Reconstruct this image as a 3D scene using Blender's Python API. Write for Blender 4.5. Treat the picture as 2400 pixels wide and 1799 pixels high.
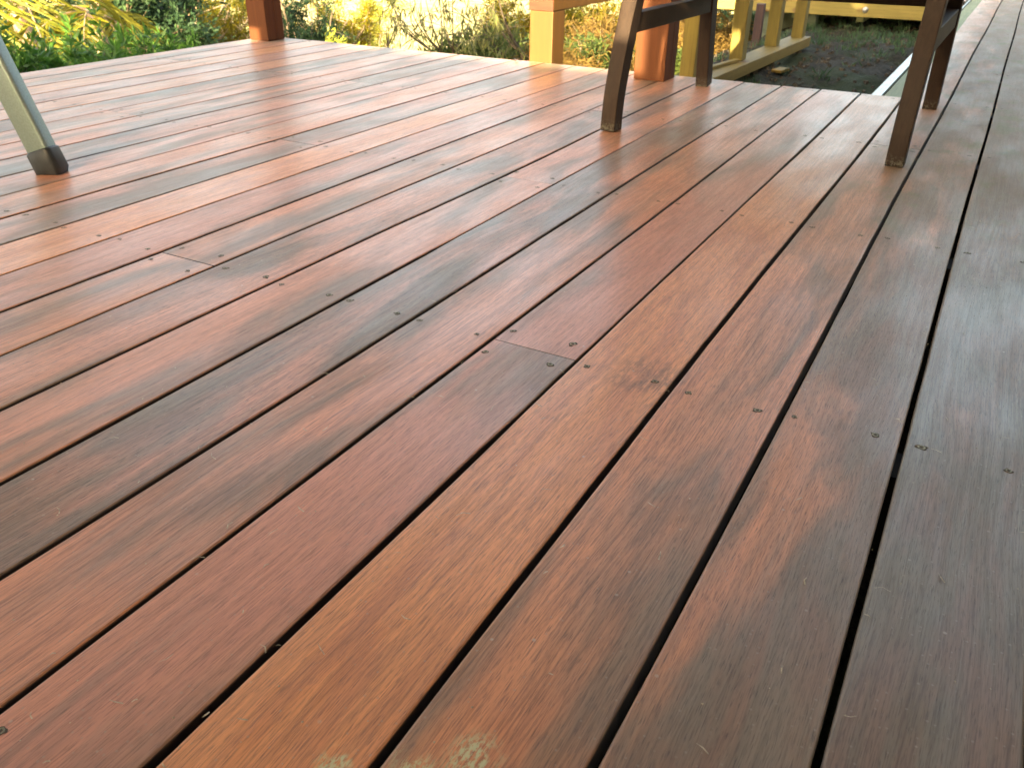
import bpy, bmesh, math, random
import numpy as np
from mathutils import Vector, Matrix

R = math.radians
for o in list(bpy.data.objects):
    bpy.data.objects.remove(o)
SC = bpy.context.scene
COL = SC.collection
U = 0.11                      # one board pitch in metres; the deck is laid out in board pitches

# ---------------------------------------------------------------- camera
CP, CY_, CR, CF = 0.515206, 0.505630, 0.011276, 1.621876
CAM_H = 3.8604 * U
cp, sp = math.cos(CP), math.sin(CP)
FW = Vector((math.cos(CY_) * cp, math.sin(CY_) * cp, -sp))
RT = Vector((math.sin(CY_), -math.cos(CY_), 0))
UP = RT.cross(FW)
RT2 = math.cos(CR) * RT + math.sin(CR) * UP
UP2 = -math.sin(CR) * RT + math.cos(CR) * UP
CAMP = Vector((0, 0.0359 * U, CAM_H))
cam = bpy.data.objects.new('camera', bpy.data.cameras.new('camera'))
COL.objects.link(cam)
M = Matrix.Identity(4)
for i in range(3):
    M[i][0], M[i][1], M[i][2], M[i][3] = RT2[i], UP2[i], -FW[i], CAMP[i]
cam.matrix_world = M
cam.data.sensor_width = 36
cam.data.lens = CF * 18
cam.data.clip_start = 0.02
cam.data.clip_end = 2000
cam.data.dof.use_dof = True
cam.data.dof.focus_distance = .8
cam.data.dof.aperture_fstop = 20
SC.camera = cam

# ---------------------------------------------------------------- light
SUN_AZ, SUN_EL = 10.0, 15.0       # the light travels towards +X, a little to the left, from low behind
w = bpy.data.worlds.new('World'); SC.world = w; w.use_nodes = True
nt = w.node_tree; nt.nodes.clear()
sky = nt.nodes.new('ShaderNodeTexSky'); sky.sky_type = 'NISHITA'; sky.sun_disc = False
sky.sun_elevation = R(SUN_EL)
# sun sits towards (-cos az, -sin az); Blender's rotation is measured from +Y clockwise
sky.sun_rotation = math.atan2(-math.cos(R(SUN_AZ)), -math.sin(R(SUN_AZ)))
sky.air_density = .8; sky.dust_density = 7.0; sky.ozone_density = .5
bg = nt.nodes.new('ShaderNodeBackground'); bg.inputs[1].default_value = 0.15
ow = nt.nodes.new('ShaderNodeOutputWorld')
nt.links.new(sky.outputs[0], bg.inputs[0]); nt.links.new(bg.outputs[0], ow.inputs[0])
sl = bpy.data.lights.new('sun', 'SUN'); sl.energy = 3.2; sl.angle = R(0.45); sl.color = (1, 0.86, 0.62)
sun = bpy.data.objects.new('sun', sl); COL.objects.link(sun)
ld = Vector((math.cos(R(SUN_AZ)) * math.cos(R(SUN_EL)), math.sin(R(SUN_AZ)) * math.cos(R(SUN_EL)), -math.sin(R(SUN_EL))))
sun.rotation_euler = ld.to_track_quat('-Z', 'Y').to_euler()
sun.location = (-3, 0, 5)
vs = SC.view_settings
SC.display_settings.display_device = 'sRGB'
vs.view_transform = 'Standard'; vs.look = 'None'; vs.exposure = 3.2; vs.gamma = 1
vs.use_white_balance = True; vs.white_balance_temperature = 8200; vs.white_balance_tint = 4
SC.cycles.max_bounces = 8
SC.cycles.use_denoising = True

# ---------------------------------------------------------------- helpers
def tag(o, label=None, cat=None, group=None, kind=None):
    if label: o['label'] = label
    if cat: o['category'] = cat
    if group: o['group'] = group
    if kind: o['kind'] = kind
    return o

def link(o, parent=None):
    COL.objects.link(o)
    if parent is not None: o.parent = parent
    return o

def empty(name, loc=(0, 0, 0), rz=0, parent=None):
    o = bpy.data.objects.new(name, None); o.location = loc; o.rotation_euler = (0, 0, rz)
    o.empty_display_size = .05
    return link(o, parent)

def mesh_obj(name, verts, faces, mat, parent=None, smooth=False, loc=None):
    me = bpy.data.meshes.new(name); me.from_pydata([tuple(v) for v in verts], [], [tuple(f) for f in faces])
    if mat:
        for m_ in (mat if isinstance(mat, (list, tuple)) else [mat]): me.materials.append(m_)
    if smooth: me.polygons.foreach_set('use_smooth', [True] * len(me.polygons))
    o = bpy.data.objects.new(name, me)
    if loc is not None: o.location = loc
    return link(o, parent)

def bevel_mesh(me, wdt, seg=2):
    bm = bmesh.new(); bm.from_mesh(me)
    bmesh.ops.bevel(bm, geom=bm.edges[:], offset=wdt, segments=seg, affect='EDGES', profile=.6)
    bm.to_mesh(me); bm.free()

BOXF = [(0, 3, 2, 1), (4, 5, 6, 7), (0, 1, 5, 4), (1, 2, 6, 5), (2, 3, 7, 6), (3, 0, 4, 7)]
def prism(name, A, B, sx, sy, mat, parent=None, bev=.003, side=None, s2=None, loc=None, mids=()):
    """bar from A to B (metres) with a sx*sy section; `side` is the direction of sx; mids bend it"""
    pts = [Vector(A)] + [Vector(m_) for m_ in mids] + [Vector(B)]
    side = Vector(side) if side else Vector((0, 1, 0))
    if len(pts) > 2:
        P_ = [pts[0]] + pts + [pts[-1]]; out = []
        for i in range(1, len(P_) - 2):
            for j in range(5):
                t_ = j / 5; a0, a1, a2, a3 = P_[i - 1:i + 3]
                out.append(.5 * ((2 * a1) + (a2 - a0) * t_ + (2 * a0 - 5 * a1 + 4 * a2 - a3) * t_ ** 2 + (3 * a1 - a0 - 3 * a2 + a3) * t_ ** 3))
        pts = out + [pts[-1]]
    V = []; F = []
    n = len(pts)
    for i, p_ in enumerate(pts):
        d = (pts[min(i + 1, n - 1)] - pts[max(i - 1, 0)]).normalized()
        a = (side - d * side.dot(d)).normalized(); b = d.cross(a).normalized()
        k = 1 if s2 is None else 1 + (s2 - 1) * i / (n - 1)
        for (u, v) in ((-1, -1), (1, -1), (1, 1), (-1, 1)):
            V.append(p_ + a * (u * sx / 2 * k) + b * (v * sy / 2 * k))
    for i in range(n - 1):
        for j in range(4):
            F.append((4 * i + j, 4 * i + (j + 1) % 4, 4 * i + 4 + (j + 1) % 4, 4 * i + 4 + j))
    F.append((3, 2, 1, 0)); F.append(tuple(4 * (n - 1) + j for j in range(4)))
    c = sum(pts, Vector()) / n if loc is None else Vector(loc)
    o = mesh_obj(name, [v - c for v in V], F, mat, parent, loc=c)
    if parent is not None and parent.type == 'EMPTY':
        o.location = c - parent.location
    bm = bmesh.new(); bm.from_mesh(o.data)
    bmesh.ops.recalc_face_normals(bm, faces=bm.faces[:])
    if bev:
        es = [e for e in bm.edges if len(e.link_faces) == 2 and e.calc_face_angle(0) > .6]
        bmesh.ops.bevel(bm, geom=es, offset=bev, segments=2, affect='EDGES', profile=.6)
    bm.to_mesh(o.data); bm.free()
    return o

def box(name, lo, hi, mat, parent=None, bev=.002):
    lo = Vector(lo); hi = Vector(hi); c = (lo + hi) / 2; h = (hi - lo) / 2
    V = [(-h.x, -h.y, -h.z), (h.x, -h.y, -h.z), (h.x, h.y, -h.z), (-h.x, h.y, -h.z),
         (-h.x, -h.y, h.z), (h.x, -h.y, h.z), (h.x, h.y, h.z), (-h.x, h.y, h.z)]
    o = mesh_obj(name, V, BOXF, mat, parent, loc=c)
    if parent is not None: o.location = c - parent.location
    if bev: bevel_mesh(o.data, bev)
    return o

def tube_arrays(pts, rads, n=6):
    V = []; F = []
    m_ = len(pts)
    up = Vector((0.13, 0.2, .97))
    for i, p_ in enumerate(pts):
        d = (pts[min(i + 1, m_ - 1)] - pts[max(i - 1, 0)])
        d = d.normalized() if d.length > 1e-9 else Vector((0, 0, 1))
        a = d.cross(up)
        a = a.normalized() if a.length > 1e-4 else Vector((1, 0, 0))
        b = d.cross(a)
        for j in range(n):
            t = 2 * math.pi * j / n
            V.append(p_ + (a * math.cos(t) + b * math.sin(t)) * rads[i])
    for i in range(m_ - 1):
        for j in range(n):
            F.append((i * n + j, i * n + (j + 1) % n, (i + 1) * n + (j + 1) % n, (i + 1) * n + j))
    F.append(tuple(range((m_ - 1) * n, m_ * n)))
    return V, F

class Soup:
    def __init__(s): s.V = []; s.F = []
    def add(s, V, F):
        k = len(s.V); s.V += [tuple(v) for v in V]; s.F += [tuple(i + k for i in f) for f in F]
    def tube(s, pts, rads, n=5): s.add(*tube_arrays(pts, rads, n))
    def build(s, name, mat, parent=None, smooth=True, origin=None):
        og = Vector(origin) if origin is not None else (parent.location if parent is not None else Vector())
        return mesh_obj(name, [Vector(v) - og for v in s.V], s.F, mat, parent, smooth,
                        loc=(og if parent is None else None))

# ---------------------------------------------------------------- materials
def new_mat(name):
    m_ = bpy.data.materials.new(name); m_.use_nodes = True
    t = m_.node_tree; b = t.nodes['Principled BSDF']
    return m_, t, b
def N(t, ty, **kw):
    n = t.nodes.new(ty)
    for k, v in kw.items(): setattr(n, k, v)
    return n
def L(t, a, b): t.links.new(a, b)
def mathn(t, op, a, b=None, clamp=False):
    n = N(t, 'ShaderNodeMath', operation=op, use_clamp=clamp)
    for i, x in enumerate((a, b)):
        if x is None: continue
        if isinstance(x, (int, float)): n.inputs[i].default_value = x
        else: L(t, x, n.inputs[i])
    return n.outputs[0]
def mixc(t, f, a, b, mode='MIX'):
    n = N(t, 'ShaderNodeMix', data_type='RGBA', blend_type=mode)
    for i, x in ((0, f), (6, a), (7, b)):
        if isinstance(x, (int, float)): n.inputs[i].default_value = x
        elif isinstance(x, (tuple, list)): n.inputs[i].default_value = tuple(x)[:3] + (1,)
        else: L(t, x, n.inputs[i])
    return n.outputs[2]
def noise(t, vec, scale=1, detail=4, rough=.55, dist=0):
    n = N(t, 'ShaderNodeTexNoise'); L(t, vec, n.inputs['Vector'])
    n.inputs['Scale'].default_value = scale; n.inputs['Detail'].default_value = detail
    n.inputs['Roughness'].default_value = rough; n.inputs['Distortion'].default_value = dist
    return n.outputs['Fac']
def mapping(t, vec, sc, loc=(0, 0, 0)):
    n = N(t, 'ShaderNodeMapping'); L(t, vec, n.inputs[0])
    n.inputs['Scale'].default_value = sc; n.inputs['Location'].default_value = loc
    return n.outputs[0]
def ramp(t, fac, lo, hi, a=0., b=1.):
    n = N(t, 'ShaderNodeMapRange', interpolation_type='SMOOTHSTEP'); L(t, fac, n.inputs[0])
    n.inputs[1].default_value = lo; n.inputs[2].default_value = hi
    n.inputs[3].default_value = a; n.inputs[4].default_value = b
    return n.outputs[0]
def bump(t, h, strength, dist, b, prev=None):
    n = N(t, 'ShaderNodeBump'); n.inputs['Strength'].default_value = strength; n.inputs['Distance'].default_value = dist
    L(t, h, n.inputs['Height'])
    if prev is not None: L(t, prev, n.inputs['Normal'])
    L(t, n.outputs[0], b.inputs['Normal'])
    return n.outputs[0]

def deck_material():
    m_, t, b = new_mat('merbau_decking')
    tc = N(t, 'ShaderNodeTexCoord'); oi = N(t, 'ShaderNodeObjectInfo'); geo = N(t, 'ShaderNodeNewGeometry')
    sc_ = N(t, 'ShaderNodeSeparateColor'); L(t, oi.outputs['Color'], sc_.inputs[0])
    hue, wea, seed = sc_.outputs
    cx = N(t, 'ShaderNodeCombineXYZ')
    L(t, mathn(t, 'MULTIPLY', seed, 57.), cx.inputs[0]); L(t, mathn(t, 'MULTIPLY', seed, 91.), cx.inputs[1])
    va = N(t, 'ShaderNodeVectorMath', operation='ADD'); L(t, tc.outputs['Object'], va.inputs[0]); L(t, cx.outputs[0], va.inputs[1])
    vec = va.outputs[0]
    # slow sideways wander of the grain
    wn = N(t, 'ShaderNodeTexNoise'); L(t, mapping(t, vec, (2.2, 9, 1)), wn.inputs[0]); wn.inputs['Scale'].default_value = 1; wn.inputs['Detail'].default_value = 1
    ws = N(t, 'ShaderNodeVectorMath', operation='MULTIPLY_ADD')
    L(t, wn.outputs['Color'], ws.inputs[0]); ws.inputs[1].default_value = (0, .028, 0); L(t, vec, ws.inputs[2])
    gv = ws.outputs[0]
    blot = noise(t, mapping(t, gv, (2.7, 14, 1)), 1, 5, .55, .5)
    blot2 = noise(t, mapping(t, gv, (5.2, 30, 1), (4, 9, 0)), 1, 4, .6, .5)
    streak = noise(t, mapping(t, gv, (7, 160, 20)), 1, 4, .65)
    fine = noise(t, mapping(t, gv, (45, 800, 60)), 1, 3, .7)
    pore = noise(t, mapping(t, gv, (75, 1150, 60), (3, 1, 0)), 1, 1.5, .5)
    orange = (.78, .31, .125); red = (.58, .235, .165); brown = (.21, .135, .092); grey = (.185, .165, .12); olive = (.14, .12, .07)
    base = mixc(t, hue, red, orange)
    base = mixc(t, ramp(t, blot2, .42, .66), base, mixc(t, hue, (.60, .25, .155), (.66, .245, .105)))
    # weathering: grey brown patches whose share follows the board
    thr = mathn(t, 'ADD', blot, mathn(t, 'MULTIPLY', mathn(t, 'SUBTRACT', wea, .5), .55))
    wf = ramp(t, thr, .40, .66)
    wcol = mixc(t, ramp(t, blot2, .36, .62), brown, grey)
    wcol = mixc(t, ramp(t, noise(t, mapping(t, gv, (4, 12, 1), (31, 2, 0)), 1, 3), .55, .72), wcol, olive)
    col = mixc(t, mathn(t, 'MULTIPLY', wf, mathn(t, 'ADD', .60, mathn(t, 'MULTIPLY', wea, .36))), base, wcol)
    col = mixc(t, ramp(t, streak, .35, .7, .0, .5), col, mixc(t, .5, col, (.06, .03, .022)))
    col = mixc(t, ramp(t, fine, .45, .7, 0, .5), col, (.07, .035, .025))
    # every board has its own figure: some are open pored, some carry long dark grain lines
    lines = noise(t, mapping(t, gv, (9, 520, 60), (6, 2, 0)), 1, 3, .6)
    lw = mathn(t, 'FRACT', mathn(t, 'MULTIPLY', seed, 7.31)); pw = mathn(t, 'FRACT', mathn(t, 'MULTIPLY', seed, 3.77))
    col = mixc(t, mathn(t, 'MULTIPLY', ramp(t, lines, .50, .64), mathn(t, 'ADD', .08, mathn(t, 'MULTIPLY', lw, .30))), col, (.06, .03, .02))
    col = mixc(t, mathn(t, 'MULTIPLY', ramp(t, pore, .57, .70), mathn(t, 'ADD', .22, mathn(t, 'MULTIPLY', pw, .5))), col, (.035, .018, .014))
    _p = N(t, 'ShaderNodeSeparateXYZ'); L(t, geo.outputs['Position'], _p.inputs[0])
    dry = mathn(t, 'MULTIPLY', ramp(t, _p.outputs[1], 5.5 * U, 1.2 * U), ramp(t, mathn(t, 'ADD', _p.outputs[0], mathn(t, 'MULTIPLY', blot, .5)), 1.2, 2.1))
    col = mixc(t, mathn(t, 'MULTIPLY', dry, .42), col, mixc(t, streak, (.22, .19, .155), (.34, .28, .22)))
    # position based stains (algae on the damp walkway, lichen close to the camera)
    pos = geo.outputs['Position']
    sx = N(t, 'ShaderNodeSeparateXYZ'); L(t, pos, sx.inputs[0])
    wet = mathn(t, 'MULTIPLY', ramp(t, sx.outputs[1], 2.4 * U, .9 * U), ramp(t, sx.outputs[0], 9 * U, 16 * U))
    alg = mathn(t, 'MULTIPLY', wet, ramp(t, noise(t, mapping(t, pos, (9, 14, 1)), 1, 4, .6), .5, .68))
    col = mixc(t, mathn(t, 'MULTIPLY', alg, .55), col, (.15, .17, .07))
    def spot(x, y, rx, ry):
        v = N(t, 'ShaderNodeVectorMath', operation='SUBTRACT'); L(t, pos, v.inputs[0]); v.inputs[1].default_value = (x, y, 0)
        v2 = mapping(t, v.outputs[0], (1 / rx, 1 / ry, 0))
        ln = N(t, 'ShaderNodeVectorMath', operation='LENGTH'); L(t, v2, ln.inputs[0])
        return ramp(t, ln.outputs['Value'], 1, .35)
    spk = mathn(t, 'MULTIPLY', ramp(t, noise(t, mapping(t, pos, (150, 360, 1)), 1, 4, .75), .44, .56), ramp(t, noise(t, mapping(t, pos, (45, 60, 1)), 1, 2), .34, .52))
    lich = mathn(t, 'MAXIMUM', spot(2.13 * U, 1.80 * U, .20 * U, .22 * U), spot(2.0 * U, 2.17 * U, .15 * U, .14 * U))
    lich = mathn(t, 'MAXIMUM', lich, spot(2.38 * U, 1.56 * U, .22 * U, .2 * U))
    col = mixc(t, mathn(t, 'MULTIPLY', mathn(t, 'MULTIPLY', lich, spk), .85), col, (.50, .52, .30))
    # dark smear between the joist screws of the orange board
    sm = mathn(t, 'MULTIPLY', spot(6.75 * U, 2.3 * U, .5 * U, .55 * U), ramp(t, noise(t, mapping(t, pos, (40, 90, 1)), 1, 4, .7), .4, .6))
    col = mixc(t, mathn(t, 'MULTIPLY', sm, .55), col, (.10, .06, .035))
    # dark oval patches near the chair and table feet
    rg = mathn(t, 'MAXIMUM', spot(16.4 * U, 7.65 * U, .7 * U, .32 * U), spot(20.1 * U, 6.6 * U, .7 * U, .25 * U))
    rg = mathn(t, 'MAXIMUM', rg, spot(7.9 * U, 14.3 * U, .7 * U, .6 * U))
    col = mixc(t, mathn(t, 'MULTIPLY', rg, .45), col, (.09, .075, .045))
    # dust and litter specks
    vo = N(t, 'ShaderNodeTexVoronoi'); L(t, mapping(t, pos, (75, 75, 1)), vo.inputs[0]); vo.inputs['Scale'].default_value = 1
    vs_ = N(t, 'ShaderNodeSeparateColor'); L(t, vo.outputs['Color'], vs_.inputs[0])
    sp_ = mathn(t, 'MULTIPLY', ramp(t, vo.outputs['Distance'], .13, .06), ramp(t, vs_.outputs[0], .80, .86))
    sp_ = mathn(t, 'MULTIPLY', sp_, ramp(t, noise(t, mapping(t, pos, (7, 7, 1)), 1, 2), .38, .6))
    col = mixc(t, mathn(t, 'MULTIPLY', sp_, .7), col, (.45, .38, .30))
    vd = N(t, 'ShaderNodeTexVoronoi'); L(t, mapping(t, pos, (240, 240, 1)), vd.inputs[0]); vd.inputs['Scale'].default_value = 1
    vds = N(t, 'ShaderNodeSeparateColor'); L(t, vd.outputs['Color'], vds.inputs[0])
    d2 = mathn(t, 'MULTIPLY', ramp(t, vd.outputs['Distance'], .30, .12), ramp(t, vds.outputs[1], .80, .9))
    col = mixc(t, mathn(t, 'MULTIPLY', d2, .4), col, (.32, .26, .2))
    # gap shade painted in: the upright board sides are coloured near black
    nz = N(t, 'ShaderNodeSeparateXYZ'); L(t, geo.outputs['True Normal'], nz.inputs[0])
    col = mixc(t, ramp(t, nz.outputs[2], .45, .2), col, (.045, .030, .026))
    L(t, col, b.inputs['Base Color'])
    rough = mathn(t, 'ADD', ramp(t, streak, .3, .7, .35, .46), mathn(t, 'MULTIPLY', wf, .07))
    rough = mathn(t, 'ADD', rough, ramp(t, noise(t, mapping(t, gv, (5, 12, 1), (8, 3, 0)), 1, 3), .35, .65, -.05, .09))
    rough = mathn(t, 'ADD', rough, mathn(t, 'MULTIPLY', wet, .16))
    L(t, rough, b.inputs['Roughness'])
    b.inputs['IOR'].default_value = 1.5
    L(t, mathn(t, 'MULTIPLY', mathn(t, 'SUBTRACT', 1, wet), .25), b.inputs['Coat Weight']); b.inputs['Coat Roughness'].default_value = .28; b.inputs['Sheen Weight'].default_value = .14; b.inputs['Sheen Roughness'].default_value = .25; b.inputs['Sheen Tint'].default_value = (1, .86, .78, 1)
    h = mathn(t, 'ADD', mathn(t, 'MULTIPLY', streak, .5), mathn(t, 'MULTIPLY', fine, .35))
    h = mathn(t, 'SUBTRACT', h, mathn(t, 'MULTIPLY', ramp(t, pore, .60, .70), .5))
    n1 = bump(t, h, .45, .0006, b)
    bump(t, noise(t, mapping(t, gv, (14, 45, 1), (2, 7, 0)), 1, 2), .25, .0025, b, n1)
    return m_

def wood(name, c1, c2, rough=.6, axis='X', gs=1., dark=(.05, .03, .02), knots=False, bstr=.3):
    m_, t, b = new_mat(name)
    tc = N(t, 'ShaderNodeTexCoord'); oi = N(t, 'ShaderNodeObjectInfo')
    cx = N(t, 'ShaderNodeCombineXYZ')
    for i in range(3): L(t, mathn(t, 'MULTIPLY', oi.outputs['Random'], 17. + 5 * i), cx.inputs[i])
    va = N(t, 'ShaderNodeVectorMath', operation='ADD'); L(t, tc.outputs['Object'], va.inputs[0]); L(t, cx.outputs[0], va.inputs[1])
    s = {'X': (3, 60, 60), 'Y': (60, 3, 60), 'Z': (60, 60, 3)}[axis]
    s = tuple(x * gs for x in s)
    g1 = noise(t, mapping(t, va.outputs[0], s), 1, 5, .6, .3)
    g2 = noise(t, mapping(t, va.outputs[0], tuple(x * 5 for x in s)), 1, 3, .6)
    bl = noise(t, va.outputs[0], 6, 3)
    col = mixc(t, ramp(t, g1, .35, .65), c1, c2)
    col = mixc(t, ramp(t, bl, .3, .7, 0, .3), col, mixc(t, .5, c1, dark))
    col = mixc(t, ramp(t, g2, .5, .75, 0, .45), col, dark)
    if knots:
        vo = N(t, 'ShaderNodeTexVoronoi'); L(t, mapping(t, va.outputs[0], tuple(9 if x > 10 else 5 for x in s)), vo.inputs[0])
        vo.inputs['Scale'].default_value = 1
        col = mixc(t, ramp(t, vo.outputs['Distance'], .22, .10, 0, .8), col, (.12, .05, .02))
    L(t, col, b.inputs['Base Color']); b.inputs['Roughness'].default_value = rough
    bump(t, g2, bstr, .001, b)
    return m_

def simple(name, col, rough=.6, metal=0, nscale=30, var=.25, bstr=.1):
    m_, t, b = new_mat(name)
    tc = N(t, 'ShaderNodeTexCoord')
    n = noise(t, tc.outputs['Object'], nscale, 4)
    c = mixc(t, ramp(t, n, .3, .7), tuple(x * (1 - var) for x in col), tuple(min(1, x * (1 + var)) for x in col))
    L(t, c, b.inputs['Base Color']); b.inputs['Roughness'].default_value = rough; b.inputs['Metallic'].default_value = metal
    if bstr: bump(t, n, bstr, .002, b)
    return m_

def leafmat(name, c1, c2, trans=.35, rough=.45, spec=.4):
    m_ = bpy.data.materials.new(name); m_.use_nodes = True
    t = m_.node_tree; t.nodes.clear()
    geo = N(t, 'ShaderNodeNewGeometry'); out = N(t, 'ShaderNodeOutputMaterial')
    col = mixc(t, geo.outputs['Random Per Island'], c1, c2)
    tcn = N(t, 'ShaderNodeTexCoord')
    col = mixc(t, ramp(t, noise(t, tcn.outputs['Object'], 2.3, 2), .38, .62, 0, .5), col, tuple(x * .55 for x in c1))
    p_ = N(t, 'ShaderNodeBsdfPrincipled'); L(t, col, p_.inputs['Base Color']); p_.inputs['Roughness'].default_value = rough
    p_.inputs['Specular IOR Level'].default_value = spec
    tr = N(t, 'ShaderNodeBsdfTranslucent'); L(t, mixc(t, .5, col, tuple(min(1, x * 1.5) for x in c2)), tr.inputs[0])
    mx = N(t, 'ShaderNodeMixShader'); mx.inputs[0].default_value = trans
    L(t, p_.outputs[0], mx.inputs[1]); L(t, tr.outputs[0], mx.inputs[2]); L(t, mx.outputs[0], out.inputs[0])
    return m_

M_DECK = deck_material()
M_PINE = wood('treated_pine', (.21, .15, .028), (.27, .20, .040), .6, 'Z', 1, (.11, .075, .018), knots=True)
M_PINEX = wood('treated_pine_rail', (.25, .165, .035), (.32, .215, .050), .6, 'X', 1, (.13, .075, .02), knots=True)
M_PINEY = wood('treated_pine_bearer', (.26, .20, .05), (.33, .25, .065), .6, 'Y', 1, (.14, .09, .02), knots=True)
M_PINEG = wood('green_treated_joist', (.22, .25, .11), (.30, .31, .15), .65, 'X', 1, (.1, .1, .05))
M_PINEO = wood('orange_toned_pine', (.115, .052, .009), (.145, .066, .012), .6, 'Z', 1, (.12, .05, .01))
M_ENDG = wood('red_end_grain', (.09, .020, .008), (.115, .028, .011), .6, 'Y', 2, (.2, .06, .03))
M_POST = wood('merbau_post', (.135, .046, .018), (.105, .036, .015), .7, 'Z', 1, (.08, .025, .015))
M_CHAIR = wood('dark_brown_chair_timber', (.046, .028, .020), (.032, .020, .016), .6, 'Z', 2, (.028, .018, .015), bstr=.5)
def scuff(m_, z0, col):
    t = m_.node_tree; b = t.nodes['Principled BSDF']; src = b.inputs['Base Color'].links[0].from_socket
    g = N(t, 'ShaderNodeNewGeometry'); sx = N(t, 'ShaderNodeSeparateXYZ'); L(t, g.outputs['Position'], sx.inputs[0])
    f = mathn(t, 'MULTIPLY', ramp(t, sx.outputs[2], z0, 0), ramp(t, noise(t, g.outputs['Position'], 160, 4, .7), .46, .56))
    f2 = ramp(t, noise(t, g.outputs['Position'], 75, 5, .8), .67, .72, 0, .5)
    L(t, mixc(t, mathn(t, 'MAXIMUM', f, f2), src, col), b.inputs['Base Color'])
for _m in (M_CHAIR, M_POST): _m.node_tree.nodes['Principled BSDF'].inputs['Specular IOR Level'].default_value = .2
scuff(M_CHAIR, .032, (.12, .115, .095))
M_CLOD = simple('dry_clod', (.11, .082, .055), .95, 0, 60, .4, .5)
M_ALU = simple('silver_painted_tube', (.19, .25, .25), .38, .35, 300, .1, .05)
M_RUB = simple('black_rubber', (.020, .024, .030), .42, 0, 60, .3, .1)
M_STRIP = simple('galvanised_strip', (.62, .66, .70), .35, .6, 40, .15, .05)
M_BOLT = simple('galvanised_bolt', (.5, .5, .5), .4, .8, 60, .2, .05)
M_JOIST_SHADE = simple('joist_shade_black', (.014, .013, .013), .8, 0, 30, .2, 0)  # joists coloured black to paint in the shade below the board gaps
M_SCREW_SHADE = simple('screw_recess_shade', (.08, .055, .036), .8, 0, 60, .2, 0)  # dark colour stands in for the shade inside screw hole and socket
M_SCREW = simple('weathered_screw_head', (.24, .21, .13), .5, .5, 900, .4, .1)
M_STAKE = wood('dark_red_stake', (.07, .035, .035), (.10, .05, .045), .7, 'Z', 1, (.02, .012, .012))
M_GREYP = simple('grey_green_stump', (.10, .12, .08), .8, 0, 12, .3, .2)
M_BLOCKER = simple('blocker_cladding', (.45, .41, .34), .6, 0, 5, .06, .1)  # for the added walls that block the sun
M_CEIL = simple('patio_ceiling', (.45, .37, .28), .7, 0, 4, .15, .1)
M_BARK = simple('pale_bark', (.34, .24, .17), .8, 0, 25, .35, .3)
M_BARKD = simple('dark_bark', (.10, .075, .05), .85, 0, 25, .35, .3)

def soil_mat():
    m_, t, b = new_mat('ground')
    geo = N(t, 'ShaderNodeNewGeometry'); pos = geo.outputs['Position']
    n1 = noise(t, pos, 3.5, 5); n2 = noise(t, pos, 45, 5, .7); n3 = noise(t, pos, .35, 4)
    soil = mixc(t, ramp(t, n2, .35, .65), (.024, .021, .016), (.065, .054, .038))
    soil = mixc(t, ramp(t, n1, .48, .62, 0, .8), soil, (.045, .06, .028))
    grass = mixc(t, ramp(t, noise(t, pos, 1.2, 5), .35, .65), (.40, .34, .17), (.50, .44, .24))
    grass = mixc(t, ramp(t, n3, .5, .62, 0, .7), grass, (.36, .38, .13))
    sx = N(t, 'ShaderNodeSeparateXYZ'); L(t, pos, sx.inputs[0])
    far = ramp(t, mathn(t, 'ADD', mathn(t, 'MULTIPLY', sx.outputs[2], -1.), mathn(t, 'MULTIPLY', n1, .8)), 1.2, 3.0)
    L(t, mixc(t, far, soil, grass), b.inputs['Base Color'])
    b.inputs['Roughness'].default_value = .9; b.inputs['Specular IOR Level'].default_value = .2
    bump(t, n2, .8, .02, b)
    return m_
M_SOIL = soil_mat()

# ---------------------------------------------------------------- ground
def ss(x, a, b):
    t = np.clip((x - a) / (b - a), 0, 1); return t * t * (3 - 2 * t)
def terrain(x, y):
    x = np.asarray(x, float); y = np.asarray(y, float)
    u = np.maximum(0, y - 1.2) * .75 + np.maximum(0, x - 3) * .22 * ss(y, .9, 2.2) + np.maximum(0, x - 6.5) * .30
    z = -.19 - .26 * u
    floor = -4.6 + .5 * np.sin(x * .09) * np.sin(y * .08 + 1)
    k = .5
    z = np.logaddexp(z / k, floor / k) * k          # smooth maximum: the slope runs out into the valley floor
    d = np.hypot(x, y)
    z = z + 11 * ss(d, 130, 420)
    z = z + .05 * np.sin(x * 2.1 + .7) * np.sin(y * 1.7) * ss(u, 0, .6)
    return z
rng = np.random.default_rng(7)
def grid_ground(name, xs, ys, rough_amp, mat, fn):
    X, Y = np.meshgrid(xs, ys, indexing='ij')
    Z = fn(X, Y) + rough_amp(X, Y)
    nx, ny = X.shape
    V = np.stack([X.ravel(), Y.ravel(), Z.ravel()], 1)
    idx = np.arange(nx * ny).reshape(nx, ny)
    F = np.stack([idx[:-1, :-1].ravel(), idx[1:, :-1].ravel(), idx[1:, 1:].ravel(), idx[:-1, 1:].ravel()], 1)
    me = bpy.data.meshes.new(name); me.from_pydata(V.tolist(), [], F.tolist()); me.materials.append(mat)
    me.polygons.foreach_set('use_smooth', [True] * len(me.polygons))
    return link(bpy.data.objects.new(name, me))
def lumps(X, Y):
    z = np.zeros_like(X)
    r = np.random.default_rng(3)
    for i in range(26):
        f = 4 * 1.16 ** i; a = .055 / f ** .62 * .42
        th, ph, p2 = r.uniform(0, 6.28, 3)
        z += a * np.sin(f * (X * math.cos(th) + Y * math.sin(th)) + ph + 1.7 * np.sin(f * .43 * (X * math.sin(th) - Y * math.cos(th)) + p2))
    near = ss(X, 1.5, 2.5) * (1 - ss(X, 9, 12)) * (1 - ss(np.abs(Y - 1), 2.0, 4))
    return z * near
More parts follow.
